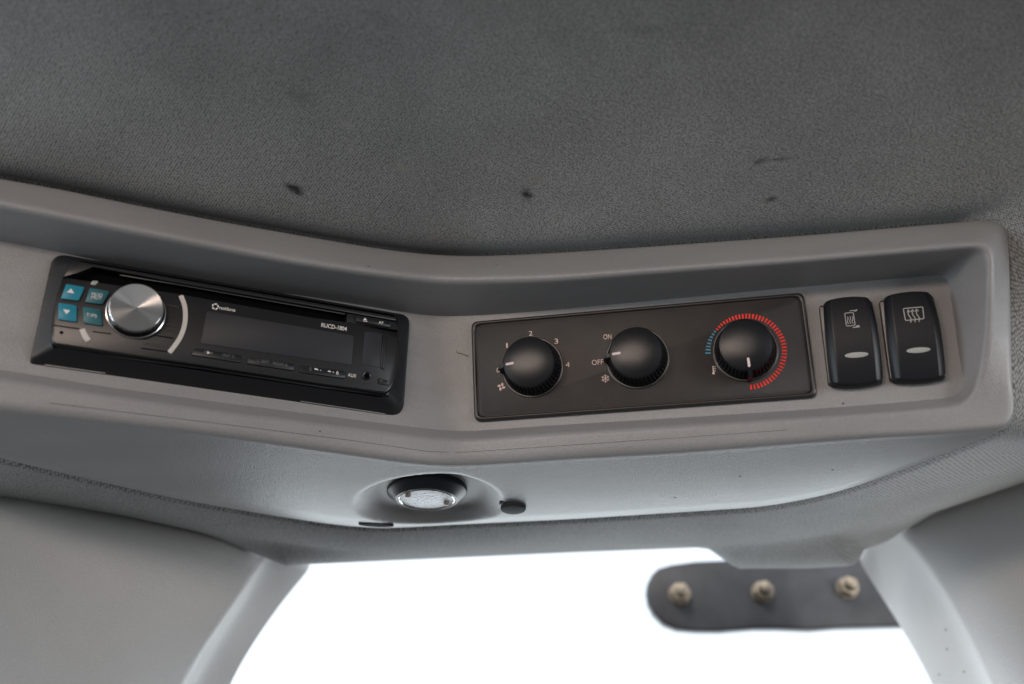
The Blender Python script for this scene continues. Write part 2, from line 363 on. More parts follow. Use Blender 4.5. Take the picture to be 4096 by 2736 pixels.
for i in range(NS):
    pr = shell[i]; f = 0 if i < NT else (1 if i >= NT + MM else (i - NT + .5) / MM)
    for p in pr[:-1]: verts.append(p)
    a, b = pr[-2], pr[-1]
    for k in range(1, UR + 1):
        t = k / UR; q = a.lerp(b, t)
        if f >= 1: q.z = a.z + BKS[i] * (max(0, t - .62) / .38) ** 1.35
        if f >= 1:
            q = q + Vector((0, 0, -.004 * BKS[i] / BACK * math.sin(math.pi * t)))          # slightly bellied underside
            d = math.hypot((q.x - LC.x - .002) / 1.12, q.y - LC.y)
            q.z += .009 * (1 - sst((d - .028) / .012))                     # dish round the reading lamp
            pass
        verts.append(q)
    verts.append(verts[-1] + Vector((0, .012, .03)))                       # turned-in back edge
R1 = rows + 0
per = nP + UR + 1
for i in range(NS - 1):
    for j in range(per - 1):
        faces.append((i * per + j, i * per + j + 1, (i + 1) * per + j + 1, (i + 1) * per + j))
console = thing('overhead_console', Vector((0, .5, 1.85)), 'wide grey plastic overhead console carrying the radio, dial panel and rocker switches', 'overhead console')
def placed(name, vs, fs, m, parent, smooth=None, recalc=True):
    inv = parent.matrix_world.inverted() if parent else None
    if parent and parent.type == 'EMPTY' and parent.location.length: inv = Matrix.Translation(-parent.location)
    return mesh(name, [(inv @ v_) if inv else v_ for v_ in vs], fs, m, parent, smooth, recalc)
placed('housing', verts, faces, M['plastic'], console, 50)
# recessed fascia that fills the U of the shell
fv = []; ff = []; VR = MM + 2
ncol = NT
idx_r = list(range(NT - 1, NT + MM + 1))
colR = [rC[k] for k in idx_r]
cr = np.array(colR)
for c_ in range(ncol):
    tp = np.array(rC[c_]); bt = np.array(rC[NS - 1 - c_])
    w_ = sst(max(0, (c_ - (NT - 60)) / 60.))
    for r_ in range(VR):
        t = r_ / (VR - 1)
        lin = tp * (1 - t) + bt * t
        # pull the last columns onto the rounded right edge
        edge = cr[r_] + (lin - (cr[0] * (1 - t) + cr[-1] * t))
        q = lin * (1 - w_) + edge * w_ if w_ > 0 else lin
        fv.append(console_pt(q[0], q[1], 0))
for c_ in range(ncol - 1):
    for r_ in range(VR - 1):
        ff.append((c_ * VR + r_, c_ * VR + r_ + 1, (c_ + 1) * VR + r_ + 1, (c_ + 1) * VR + r_))
placed('fascia', fv, ff, M['plastic'], console, 50)

# ------------------------------------------------------------------ headliner: cloth roof, side and windscreen header
tops = rA[:NT]; 
oR = [(4700, -300), (4700, 300), (4700, 900), (4700, 1500), (4700, 1750)]
botH = [(4700, 1740), (4300, 1850), (4096, 1925), (3753, 2030), (3600, 2105), (3530, 2150), (3480, 2168), (3444, 2182), (3426, 2194), (3416, 2240), (3218, 2251), (2955, 2251), (2923, 2230), (2881, 2201), (2845, 2175), (2790, 2167), (2300, 2186), (1237, 2233), (1150, 2240), (1000, 2180), (797, 2110), (507, 2050), (290, 2020), (0, 2016), (-500, 2010)]
def interp_x(pts, x):
    xs = [p[0] for p in pts]; ys = [p[1] for p in pts]; o_ = np.argsort(xs); return float(np.interp(x, np.array(xs)[o_], np.array(ys)[o_]))
ROOF = 1.60 + .385
hv = []; hf = []; huv = []; HR = 70
def headliner_col(i):
    pts = []
    if i < NT:                                    # roof over the console and back over the camera
        a = pA[i] + Vector((0, .010, .001))
        far = Vector((a.x * 1.0, -1.3, ROOF))
        pts.append(pA[i] + Vector((0, .03, .012)))
        L_ = a.y + 1.3
        for k in range(HR):
            s = (k / (HR - 1)) ** 2.0; y = a.y - s * L_
            d = a.y - y
            z = a.z + (ROOF - a.z) * (1 - math.exp(-d / .14)) + .009 * math.exp(-(d / .011) ** 2)
            pts.append(Vector((a.x + (a.x * .25) * sst(d / .5), y, z)))
        pts = pts
    elif i < NT + MM:
        f = (i - NT + .5) / MM
        a = pA[i] + Vector((0, .008, 0)); pts.append(pA[i] + Vector((-.008, .02, 0)))
        ang = lerp(-math.pi / 2, math.pi * .28, sst(f)); dv = Vector((math.cos(ang), math.sin(ang), 0))
        top = Vector((.95, lerp(-1.3, .35, sst(f * 1.3)), ROOF))
        low = Vector((.95, lerp(.35, .62, f), lerp(ROOF, 1.80, f)))
        far = top.lerp(low, sst(f * 1.2))
        for k in range(HR):
            s = (k / (HR - 1)) ** 1.6
            q = a.lerp(far, s); q.z += .03 * math.sin(math.pi * min(1, s * 1.5)) * (1 - f)
            pts.append(q)
    else:
        g = pG[i]; px, py = rG[i]
        if px > 2500: xe = 2500 + (px - 2500) * (4700 - 2500) / (4000 - 2500)
        else: xe = px
        e = (xe, interp_x(botH, xe))
        far = at_y(e[0], e[1], float(np.interp(e[0], [-700, 0, 797, 1500, 2900, 3450, 4096, 4700], [.56, .61, .67, .70, .72, .72, .68, .62])))
        fs_ = at_y(e[0], sum(interp_x(botH, e[0] + 40 * k) for k in range(-12, 13)) / 25, float(np.interp(e[0], [-700, 0, 797, 1500, 2900, 3450, 4096, 4700], [.56, .61, .67, .70, .72, .72, .68, .62])))
        a = g + Vector((0, .006, .004)); pts.append(g + Vector((0, .010, .03)))
        mid = a.lerp(fs_, .5) + Vector((0, -.004, -.006))
        for k in range(HR):
            s = k / (HR - 1); q = a * (1 - s) ** 2 + mid * 2 * s * (1 - s) + fs_ * s * s + (far - fs_) * sst((s - .55) / .45)
            pts.append(q)
    return pts
cols = [headliner_col(i) for i in range(NS)]
# smooth the transition between the three sectors
ca_ = np.array([[tuple(q) for q in c_] for c_ in cols])
for _ in range(40): ca_[NT - 25:NT + MM + 25] = np.concatenate([ca_[NT - 25:NT - 24], (ca_[NT - 25:NT + MM + 23] + 2 * ca_[NT - 24:NT + MM + 24] + ca_[NT - 23:NT + MM + 25]) / 4, ca_[NT + MM + 24:NT + MM + 25]])
for j in range(2, HR + 1):                       # the roof cloth loses the console's bend further away from it
    n_it = min(160, int((j / 12) ** 2 * 60) + 6); blk = ca_[:NT, j].copy()
    for _ in range(n_it): blk[1:-1] = (blk[:-2] + blk[2:]) / 2 * .5 + blk[1:-1] * .5
    ca_[:NT, j] = blk
    if n_it >= 100:
        kk_ = 61; pad = np.concatenate([blk[:1] - (blk[1:2] - blk[:1]) * np.arange(kk_, 0, -1)[:, None], blk, blk[-1:] + (blk[-1:] - blk[-2:-1]) * np.arange(1, kk_ + 1)[:, None]])
        ker = np.hanning(2 * kk_ + 1); ker /= ker.sum(); wj = min(1, (j - 15) / 20.)
        ca_[:NT, j] = blk * (1 - wj) + np.stack([np.convolve(pad[:, q], ker, 'valid') for q in range(3)], 1) * wj
per = HR + 1
acc_u = np.concatenate([[0], np.cumsum(np.linalg.norm(np.diff(ca_[:, 1], axis=0), axis=1))])
seg = np.linalg.norm(np.diff(ca_, axis=1), axis=2); acc_v = np.concatenate([np.zeros((NS, 1)), np.cumsum(seg, axis=1)], axis=1)
for i in range(NS):
    for j in range(per):
        hv.append(Vector(ca_[i, j])); huv.append((ca_[i, j, 0], acc_v[i, j]) if i < NT else (ca_[i, j, 0] + 5, acc_v[i, j]))
for i in range(NS - 1):
    for j in range(per - 1): hf.append((i * per + j, i * per + j + 1, (i + 1) * per + j + 1, (i + 1) * per + j))
def stain_uv(px, py):                # nearest headliner vertex seen at that pixel
    best = None
    for i in range(0, NT, 3):
        for j in range(1, per):
            d = Vector(ca_[i, j]) - CAM; zf = d.dot(FW)
            if zf < .05: continue
            x = 2048 + FPX * d.dot(RX) / zf; y = 1368 - FPX * d.dot(UP) / zf; e = (x - px) ** 2 + (y - py) ** 2
            if best is None or e < best[0]: best = (e, huv[i * per + j])
    return best[1]
STAINS = []
for (px, py, rx, ry, an, dk, tint) in [(1178, 768, .0058, .0042, -.3, 1, (.012, .012, .012)), (2103, 765, .0034, .0046, .4, 1, (.012, .012, .012)), (3095, 788, .0040, .0020, .1, .8, (.03, .03, .03)),
        (3045, 632, .0042, .0018, .6, .7, (.03, .03, .03)), (3110, 620, .009, .0012, 0, .6, (.04, .04, .04)), (1215, 425, .008, .005, 0, .28, (.06, .06, .06)), (1405, 492, .005, .003, .2, .7, (.24, .24, .24)),
        (1600, 705, .005, .004, .2, .6, (.22, .22, .19)), (2165, 758, .005, .004, 0, .35, (.19, .17, .12)), (2600, 120, .012, .004, -.2, .25, (.07, .07, .07)), (1550, 95, .010, .004, -.2, .18, (.08, .08, .08))]:
    su, sv = stain_uv(px - 8, py - 30); STAINS.append((su, sv, rx, ry, an, dk, tint))
M['cloth'] = cloth()
me = bpy.data.meshes.new('headliner'); me.from_pydata([tuple(a) for a in hv], [], hf)
ul = me.uv_layers.new(name='UVMap'); li = np.zeros(len(me.loops), int); me.loops.foreach_get('vertex_index', li)
lc = np.repeat(np.arange(len(hf)) // (per - 1), 4)                 # column sector of each face corner
hvA = np.array([tuple(q) for q in hv])[li]; uvA = np.array(huv)[li]
side = (lc >= NT - 1) & (lc < NT + MM); uvA[side] = np.stack([hvA[side][:, 0] * 1.1 + 9, hvA[side][:, 1] * 1.1], 1)
bot = lc >= NT + MM; uvA[bot, 0] = hvA[bot][:, 0] + 5; uvA[~side & ~bot, 0] = hvA[~side & ~bot][:, 0]
ul.data.foreach_set('uv', uvA.ravel())
hl = link('ceiling_headliner', me, M['cloth'], None, 60); tag(hl, kind='structure')
sm = hl.modifiers.new('thickness', 'SOLIDIFY'); sm.thickness = .004; sm.offset = 1 if False else -1

# ------------------------------------------------------------------ pillar trims
def sheet(name, rowsP, m, parent, sub=3, thick=.003, off=0):
    nR = len(rowsP); nC = len(rowsP[0]); vs = [q for r_ in rowsP for q in r_]
    fs = [(i * nC + j, i * nC + j + 1, (i + 1) * nC + j + 1, (i + 1) * nC + j) for i in range(nR - 1) for j in range(nC - 1)]
    o = placed(name, vs, fs, m, parent, 180); 
    md = o.modifiers.new('round', 'SUBSURF'); md.levels = sub; md.render_levels = sub
    md = o.modifiers.new('wall', 'SOLIDIFY'); md.thickness = thick; md.offset = off
    return o
lt = thing('pillar_trim', at_y(400, 2400, .66), 'smooth grey left pillar trim panel with a pale chamfered edge beside the window', 'pillar trim', 'pillar trims either side of the windscreen')
# rows run from the trim's upper edge (tucked against the headliner) down past the picture; columns left to right
top = [(-600, 1985), (0, 1957), (145, 1951), (290, 1959), (507, 1991), (797, 2046), (1000, 2087), (1060, 2104), (1130, 2133), (1180, 2182), (1215, 2226), (1232, 2262)]
YT = [.50, .575, .592, .610, .632, .662, .682, .690, .700, .712, .724, .733]
b1 = [(-600, 2050), (0, 2008), (145, 2022), (290, 2048), (507, 2088), (797, 2138), (960, 2162), (1020, 2172), (1092, 2192), (1150, 2232), (1190, 2268), (1226, 2282)]
b2 = [(-600, 2090), (0, 2045), (140, 2062), (285, 2090), (490, 2130), (760, 2180), (910, 2205), (970, 2215), (1040, 2238), (1105, 2270), (1160, 2300), (1190, 2322)]
b3 = [(-600, 2400), (-20, 2380), (100, 2380), (230, 2385), (400, 2392), (640, 2395), (800, 2405), (870, 2410), (930, 2425), (985, 2436), (1040, 2444), (1088, 2447)]
b4 = [(-600, 2736), (-60, 2736), (60, 2736), (180, 2736), (330, 2736), (520, 2736), (620, 2736), (660, 2736), (710, 2736), (780, 2736), (845, 2736), (895, 2736)]
b5 = [(x - 130, 3150) for x, y in b4]
def rowp(px, Y, dy):
    px = list(px); px[7] = ((px[7][0] + px[8][0]) / 2, (px[7][1] + px[8][1]) / 2); px[9] = ((px[9][0] + 2 * px[8][0]) / 3, (px[9][1] + 2 * px[8][1]) / 3)
    Y = list(Y); Y[7] = (Y[7] + Y[8]) / 2; Y[9] = (Y[9] + 2 * Y[8]) / 3
    return [at_y(x, y, Y[i] + (dy if i < 9 else dy * .5)) for i, (x, y) in enumerate(px)]
lrows = [rowp([(x, y - 6) for x, y in top], YT, .030), rowp(top, YT, .012), rowp(b1, YT, -.006), rowp(b2, YT, -.010), rowp(b3, YT, -.018), rowp(b4, YT, -.028), rowp(b5, YT, -.05)]
sheet('trim_panel', lrows, M['trim'], lt, 3)
rt = thing('pillar_trim', at_y(3900, 2300, .68), 'broad grey right pillar trim with a shiny bright strip and specks along its window edge', 'pillar trim', 'pillar trims either side of the windscreen')
# columns from the window edge to the right
rtop = [(3444, 2226), (3456, 2206), (3472, 2180), (3500, 2120), (3530, 2070), (3570, 2035), (3753, 1973), (4096, 1870), (4700, 1700)]
YR0 = [.790, .776, .756, .736, .722, .712, .690, .655, .60]
r1 = [(3450, 2250), (3475, 2240), (3505, 2220), (3545, 2170), (3580, 2115), (3620, 2080), (3775, 2030), (4096, 1925), (4700, 1770)]
r2 = [(3493, 2324), (3530, 2318), (3590, 2300), (3650, 2270), (3700, 2230), (3740, 2190), (3850, 2150), (4110, 2080), (4700, 2000)]
r3 = [(3600, 2484), (3640, 2484), (3710, 2478), (3780, 2465), (3840, 2450), (3880, 2440), (3960, 2420), (4140, 2380), (4700, 2350)]
r4 = [(3746, 2736), (3790, 2736), (3860, 2736), (3925, 2736), (3975, 2736), (4010, 2736), (4070, 2736), (4200, 2736), (4700, 2736)]
r5 = [(x + 170, 3150) for x, y in r4]
def rowr(px, dy):
    px = list(px); px[5] = ((px[5][0] + px[4][0]) / 2, (px[5][1] + px[4][1]) / 2); px[3] = ((px[3][0] + 2 * px[4][0]) / 3, (px[3][1] + 2 * px[4][1]) / 3)
    YR = list(YR0); YR[5] = (YR[5] + YR[4]) / 2; YR[3] = (YR[3] + 2 * YR[4]) / 3
    return [at_y(x, y, YR[i] + dy * (1 if i > 3 else .5)) for i, (x, y) in enumerate(px)]
rrows = [rowr([(x, y - 6) for x, y in rtop], .03), rowr(rtop, .010), rowr(r1, -.004), rowr(r2, -.010), rowr(r3, -.018), rowr(r4, -.028), rowr(r5, -.045)]
sheet('trim_panel', rrows, M['trim'], rt, 3)

# ------------------------------------------------------------------ car radio
radio = thing('car_radio', FL.m.copy(), 'black car CD radio with silver volume knob and four blue buttons in the console', 'car radio')
def U(px, py, h=0.0): return FL.uv(px, py, h)
def zA(x, y): return (150 + x * .31894, 1000 + y * .31894)
def zB(x, y): return (700 + x * .42589, 1100 + y * .42589)
def zD(x, y): return (1150 + x * .31884, 1200 + y * .31884)
def zC(x, y): return (700 + x * .25554, 1100 + y * .25554)
def PU(pts, h): return [U(*p, h) for p in pts]
HF = .0120                                          # front of the detachable face
# mounting trim: four sloped sides
outer = rounded(PU([(213, 1012), (1641, 1262), (1612, 1668), (117, 1455)], 0), [.007, .006, .008, .002], 6)
ot = rounded(PU([(218, 1014), (1638, 1263), (1606, 1648), (122, 1436)], .003), [.007, .006, .008, .003], 6)
inn = rounded(PU([(288, 1036), (1592, 1262), (1562, 1596), (199, 1393)], .0075), [.005, .004, .008, .004], 6)
inn2 = [(x * .995, y * .985) for x, y in inn]
loops = [[(x, y, 0) for x, y in outer], [(x, y, .003) for x, y in ot], [(x, y, .0072) for x, y in [(a[0] * 1.003, a[1] * 1.01) for a in inn]], [(x, y, .0075) for x, y in inn], [(x, y, -.002) for x, y in inn2]]
vs = [q for l in loops for q in l]; n_ = len(outer)
fs = [(j * n_ + i, j * n_ + (i + 1) % n_, (j + 1) * n_ + (i + 1) % n_, (j + 1) * n_ + i) for j in range(4) for i in range(n_)]
mesh('mounting_trim', vs, fs, M['black'], radio, 30)
prism('back_plate', inn2, -.004, .001, M['void'], radio)
# metal edge visible below the trim
strokes('trim_clip', [(PU([zB(1180, 1190), zB(1970, 1308)], .0004), .00035, .0012, False)], M['chrome'], radio)
strokes('trim_clip', [(PU([zA(90, 1445), zA(850, 1552)], .0004), .00035, .0012, False)], M['chrome'], radio)
# detachable face: lower panel, top rail, right block, slot behind
arcL = [(295, 1040), (274, 1064), (249, 1112), (227, 1179), (212, 1255), (206, 1303), (204, 1350), (210, 1374), (228, 1382)]
arcR = [(1583, 1266), (1594, 1310), (1600, 1360), (1598, 1441), (1584, 1510), (1566, 1556), (1548, 1573)]
slotbot = [(249, 1112), (262, 1112), (437, 1137), (700, 1174), (904, 1210), (1237, 1269), (1418, 1294), (1592, 1322)]
low = [(249, 1112)] + arcL[3:] + [(800, 1458), (1300, 1536)] + list(reversed(arcR))[0:5] + [(1592, 1326)] + list(reversed(slotbot[1:-1]))
face_ = prism('front_panel', PU(low, HF), .004, HF, M['gloss'], radio, bev=.0012, seg=3)
prism('top_rail', PU([(295, 1040), (1583, 1266), (1588, 1285), (1387, 1248), (981, 1177), (700, 1127), (372, 1062), (310, 1092), (262, 1108), (250, 1110), (274, 1064)], HF), .004, HF, M['satin'], radio, bev=.0006)
prism('button_block', PU([(1389, 1251), (1588, 1287), (1592, 1322), (1420, 1293), (1386, 1290)], HF), .004, HF - .0002, M['satin'], radio, bev=.0005)
prism('disc_slot', PU([(300, 1060), (1400, 1240), (1400, 1300), (270, 1120)], .006), .003, .006, M['void'], radio)
strokes('slot_lip', [(PU([(480, 1100), (700, 1136), (981, 1186), (1380, 1256)], .0095), .0005, .0095, False)], M['greyprint'], radio)
# lower rolled edge of the face
bl = [(212, 1378), (800, 1452), (1300, 1530), (1552, 1570)]
prism('lower_lip', PU([(206, 1362), (500, 1395), (800, 1434), (1300, 1511), (1568, 1552), (1556, 1586), (1300, 1552), (800, 1474), (500, 1434), (226, 1396)], .0085), .002, .0085, M['black'], radio, bev=.0015, seg=3)
# face furniture
def btn(name, pts, m, dh=.0009, h0=HF - .001, r=.0006, bev=.0003, parent=None):
    return prism(name, rounded(PU(pts, HF + dh), r, 4), h0, HF + dh, m, parent or radio, bev=bev)
b1_ = btn('up_button', [zA(360, 425), zA(590, 465), zA(515, 632), zA(293, 605)], M['blue'], .0012)
b2_ = btn('mode_button', [zA(655, 475), zA(905, 520), zA(815, 680), zA(598, 650)], M['teal'], .0012)
b3_ = btn('down_button', [zA(262, 662), zA(490, 695), zA(490, 900), zA(258, 865)], M['blue'], .0012)
b4_ = btn('sound_button', [zA(565, 712), zA(795, 748), zA(812, 948), zA(578, 910)], M['teal'], .0012)
for b_ in (b1_, b2_, b3_, b4_): pass
HB = HF + .0014
def poly_mark(name, pts, h, m, parent): return mesh(name, [(*q, h) for q in PU(pts, h)], [tuple(range(len(pts)))], m, parent)
poly_mark('arrow_mark', [zA(420, 482), zA(460, 545), zA(368, 530)], HB, M['white'], b1_)
poly_mark('arrow_mark', [zA(320, 742), zA(412, 757), zA(362, 805)], HB, M['white'], b3_)
text('lettering', 'MOD', FL, *zA(750, 558), 44, 14, HB, M['white'], b2_); text('lettering', 'MUT', FL, *zA(742, 598), 42, 14, HB, M['white'], b2_)
text('lettering', 'T/PS', FL, *zA(678, 820), 44, 15, HB, M['white'], b4_)
btn('status_light', [zA(690, 384), zA(768, 390), zA(725, 440), zA(662, 430)], M['lens'], .0003)
hA = HF + .0004
def arcpts(pts, h, n_=24):
    q = PU(pts, h); out = []
    P_ = [q[0]] + q + [q[-1]]
    for i in range(1, len(P_) - 2):
        for k in range(6):
            t = k / 6; a, b, c_, d = [Vector(x) for x in P_[i - 1:i + 3]]
            out.append(tuple(.5 * ((2 * b) + (c_ - a) * t + (2 * a - 5 * b + 4 * c_ - d) * t * t + (3 * b - a - 3 * c_ + d) * t ** 3)))
    out.append(q[-1]); return out
def band(name, pts, wd, h, m, parent):
    c_ = arcpts(pts, h); bm = bmesh.new(); P_ = [Vector(x) for x in c_]; L_ = []; R_ = []
    for i in range(len(P_)):
        t = (P_[min(i + 1, len(P_) - 1)] - P_[max(i - 1, 0)]).normalized(); nn = Vector((-t.y, t.x)) * wd / 2
        L_.append(tuple(P_[i] + nn)); R_.append(tuple(P_[i] - nn))
    bm.free(); return prism(name, L_ + R_[::-1], HF - .001, h, m, parent, bev=.0002)
ring_l = band('silver_arc', [zA(1798, 568), zA(1845, 700), zA(1855, 850), zA(1832, 985), zA(1775, 1120), zA(1655, 1285)], .0023, HF + .0008, M['ringmetal'], radio)
band('silver_arc', [zA(560, 988), zA(590, 1065), zA(638, 1138)], .0026, HF + .0008, M['ringmetal'], radio)
text('lettering', 'BND', FL, *zA(1680, 945), 38, 11, hA, M['dimprint'], radio); text('lettering', 'AST', FL, *zA(1680, 995), 34, 11, hA, M['dimprint'], radio)
text('lettering', 'PTY/CLK', FL, *zA(1460, 1188), 78, 13, hA, M['dimprint'], radio)
text('lettering', 'MENU', FL, *zA(1700, 705), 44, 11, hA, M['dimprint'], radio)
strokes('panel_joint', [(PU([zA(205, 942), zA(520, 985)], hA), .0005, hA, False), (PU([zA(690, 1020), zA(920, 1050)], hA), .0004, hA, False), (PU([zA(1480, 1070), zA(1710, 1105)], hA), .0004, hA, False),
                        (PU([zA(1300, 1230), zA(1640, 1275)], hA), .0004, hA, False)], M['void'], radio)
lathe('reset_hole', [(.0009, HF + .0001), (.0008, HF + .00025)], M['void'], radio, U(*zA(300, 1035), HF), 16)
# volume knob
kc = U(*zA(1236, 782), HF); SC = FL.scale(545, 1240, HF)
vk = lathe('volume_knob', [(.0143, HF - .001), (.0143, HF + .0006), (.0138, HF + .0010), (.0134, HF + .0016), (.0131, HF + .003), (.0131, HF + .0052), (.0133, HF + .0060), (.0129, HF + .0067)], M['darkmetal'], radio, kc, 128, closed_top=False)
lathe('knob_ring', [(.01435, HF + .0002), (.0143, HF + .0008), (.0139, HF + .0010), (.0136, HF + .0006)], M['chrome'], vk, (0, 0), 96, closed_top=False)
lathe('bright_edge', [(.0133, HF + .0060), (.0129, HF + .0067), (.0126, HF + .0069)], M['chrome'], vk, (0, 0), 96, closed_top=False)
kf = lathe('knob_face', [(.0127, HF + .0068), (.0124, HF + .0070)] + [(.0124 * (1 - k / 12), HF + .0070 - .0010 * k / 12) for k in range(1, 12)] + [(.0001, HF + .0060)], M['spun'], vk, (0, 0), 128)
# display
prism('display', rounded(PU([zB(300, 335), zB(1682, 572), zB(1655, 842), zB(238, 640)], HF + .0003), .0012, 4), HF - .001, HF + .0003, M['display'], radio, bev=.0001)
text('lettering', 'RUCD-1804', FL, *zB(1495, 488), 102, 18, HF + .00035, M['white'], radio, bold=.012)
text('lettering', 'renkforce', FL, *zB(492, 318), 64, 15, HF + .0005, M['white'], radio, bold=.01)
lx, ly = U(*zB(379, 296), HF + .0005); lg = []
for k in range(5):
    a = math.pi / 2 + k * 2 * math.pi / 5; c0 = Vector((lx, ly)) + Vector((math.cos(a), math.sin(a))) * .0014
    e = Vector((math.cos(a + 1.9), math.sin(a + 1.9))) * .0007; lg.append(([tuple(c0 - e), tuple(c0 + e * .2), tuple(c0 + e)], .0007, HF + .0005, False))
strokes('logo_star', lg, M['white'], radio)
# preset buttons
HP = .0010
q1 = btn('preset_button', [zB(190, 685), zB(628, 752), zB(620, 822), zB(150, 748)], M['black'], HP, bev=.0005)
q2 = btn('preset_button', [zB(682, 768), zB(1130, 835), zB(1117, 897), zB(677, 832)], M['black'], HP, bev=.0005)
q3 = btn('preset_button', [zB(1178, 848), zB(1575, 893), zB(1608, 925), zB(1602, 972), zB(1172, 912)], M['black'], HP, bev=.0005)
q4 = btn('eject_button', [zB(1700, 380), zB(2030, 437), zB(2024, 492), zB(1694, 434)], M['black'], HP, bev=.0005)
HQ = HF + HP + .0001
text('lettering', '1', FL, *zB(283, 722), 3, 12, HQ, M['greyprint'], q1)
poly_mark('play_mark', [zB(303, 712), zB(332, 733), zB(300, 742)], HQ, M['white'], q1)
strokes('pause_mark', [(PU([zB(340, 722), zB(338, 744)], HQ), .0003, HQ, False), (PU([zB(350, 724), zB(348, 746)], HQ), .0003, HQ, False)], M['greyprint'], q1)
text('lettering', 'INT 2', FL, *zB(503, 760), 46, 12, HQ, M['greyprint'], q1)
text('lettering', '3  RPT', FL, *zB(828, 812), 50, 12, HQ, M['greyprint'], q2); text('lettering', 'RDM 4', FL, *zB(988, 838), 56, 13, HQ, M['greyprint'], q2)
text('lettering', '5', FL, *zB(1272, 884), 9, 14, HQ, M['greyprint'], q3); text('lettering', '6', FL, *zB(1526, 917), 10, 16, HQ, M['white'], q3)
poly_mark('folder_mark', [zB(1308, 876), zB(1325, 876), zB(1345, 885), zB(1345, 893), zB(1310, 888)], HQ, M['white'], q3)
poly_mark('folder_mark', [zB(1435, 898), zB(1450, 898), zB(1466, 906), zB(1466, 913), zB(1437, 909)], HQ, M['white'], q3)
text('lettering', '-', FL, *zB(1368, 895), 5, 2.5, HQ, M['white'], q3); text('lettering', '+', FL, *zB(1487, 912), 7, 7, HQ, M['white'], q3)
poly_mark('eject_mark', [zB(1786, 402), zB(1806, 427), zB(1766, 421)], HQ, M['white'], q4)
poly_mark('eject_mark', [zB(1766, 427), zB(1806, 433), zB(1806, 439), zB(1766, 433)], HQ, M['white'], q4)
text('lettering', 'AF', FL, *zB(1935, 447), 19, 12, HQ, M['white'], q4)
text('lettering', 'AUX', FL, *zB(1664, 943), 34, 15, HF + .0002, M['white'], radio, bold=.008)
prism('usb_cover', rounded(PU([zB(1782, 528), zB(1948, 553), zB(1922, 866), zB(1758, 840)], HF + .0002), .0006, 3), HF - .001, HF + .0002, M['display'], radio, bev=.0001)
prism('cover_hinge', PU([zB(1955, 560), zB(1990, 566), zB(1965, 888), zB(1930, 868)], HF + .0006), HF - .001, HF + .0006, M['black'], radio, bev=.0003)
jk = lathe('aux_socket', [(.0024, HF - .0002), (.0024, HF + .0006), (.0021, HF + .0008), (.0016, HF + .0006), (.0016, HF + .0002)], M['satin'], radio, U(*zB(1800, 950), HF), 32, closed_top=False)
lathe('socket_hole', [(.0016, HF + .0002), (.0001, HF + .00022)], M['void'], jk, (0, 0), 24)
btn('release_button', [zB(1915, 965), zB(2022, 1000), zB(2015, 1035), zB(1912, 1020)], M['black'], .0008, bev=.0004)
strokes('release_edge', [(PU([zB(1925, 982), zB(1950, 996)], HF + .001), .0004, HF + .001, False), (PU([zB(1992, 1000), zB(2015, 1006)], HF + .001), .0004, HF + .001, False)], M['greyprint'], radio)

# ------------------------------------------------------------------ heater control panel
panel = thing('heater_control_panel', FR.m.copy(), 'dark brown heater control panel with three black dials and a red and blue scale', 'control panel')
def V(px, py, h=0.0): return FR.uv(px, py, h)
def z3(x, y): return (1800 + x * .38331, 1150 + y * .38331)
def z4(x, y): return (2500 + x * .41455, 1100 + y * .41455)
def PV(pts, h): return [V(*p, h) for p in pts]
oc = rounded(PV([(1888, 1291), (3213, 1174), (3267, 1588), (1901, 1686)], .001), .0042, 6)
def inset(poly, d):
    cx = sum(p[0] for p in poly) / len(poly); cy = sum(p[1] for p in poly) / len(poly); W_ = max(p[0] for p in poly) - min(p[0] for p in poly); H_ = max(p[1] for p in poly) - min(p[1] for p in poly)
    return [(cx + (x - cx) * (1 - 2 * d / W_), cy + (y - cy) * (1 - 2 * d / H_)) for x, y in poly]
lp = [(-.0004, -.001), (-.0003, .0018), (.0002, .0028), (.0010, .0032), (.0016, .0030), (.0020, .0022), (.0021, .0010)]
vs = []; n_ = len(oc)
for d, h in lp: vs += [(x, y, h) for x, y in inset(oc, d)]
fs = [(j * n_ + i, j * n_ + (i + 1) % n_, (j + 1) * n_ + (i + 1) % n_, (j + 1) * n_ + i) for j in range(len(lp) - 1) for i in range(n_)]
mesh('panel_frame', vs, fs, M['frame'], panel, 60)
HPz = .0020
prism('face_plate', inset(oc, .0021), .0002, HPz, M['plate'], panel, bev=.0003)
prism('clip_tab', PV([(2292, 1656), (2322, 1654), (2322, 1662), (2292, 1664)], .0), -.001, .0012, M['satin'], panel)
HT = HPz + .00012
text('lettering', '1', FR, *z3(594, 605), 6, 20, HT, M['pink'], panel); text('lettering', '2', FR, *z3(842, 478), 14, 19, HT, M['pink'], panel)
text('lettering', '3', FR, *z3(1109, 560), 15, 21, HT, M['pink'], panel); text('lettering', '4', FR, *z3(1228, 805), 16, 21, HT, M['pink'], panel)
text('lettering', '0', FR, *z3(503, 862), 14, 19, HT, M['pink'], panel)
text('lettering', 'ON', FR, *z3(1643, 513), 32, 21, HT, M['pink'], panel); text('lettering', 'OFF', FR, *z3(1540, 779), 46, 21, HT, M['pink'], panel)
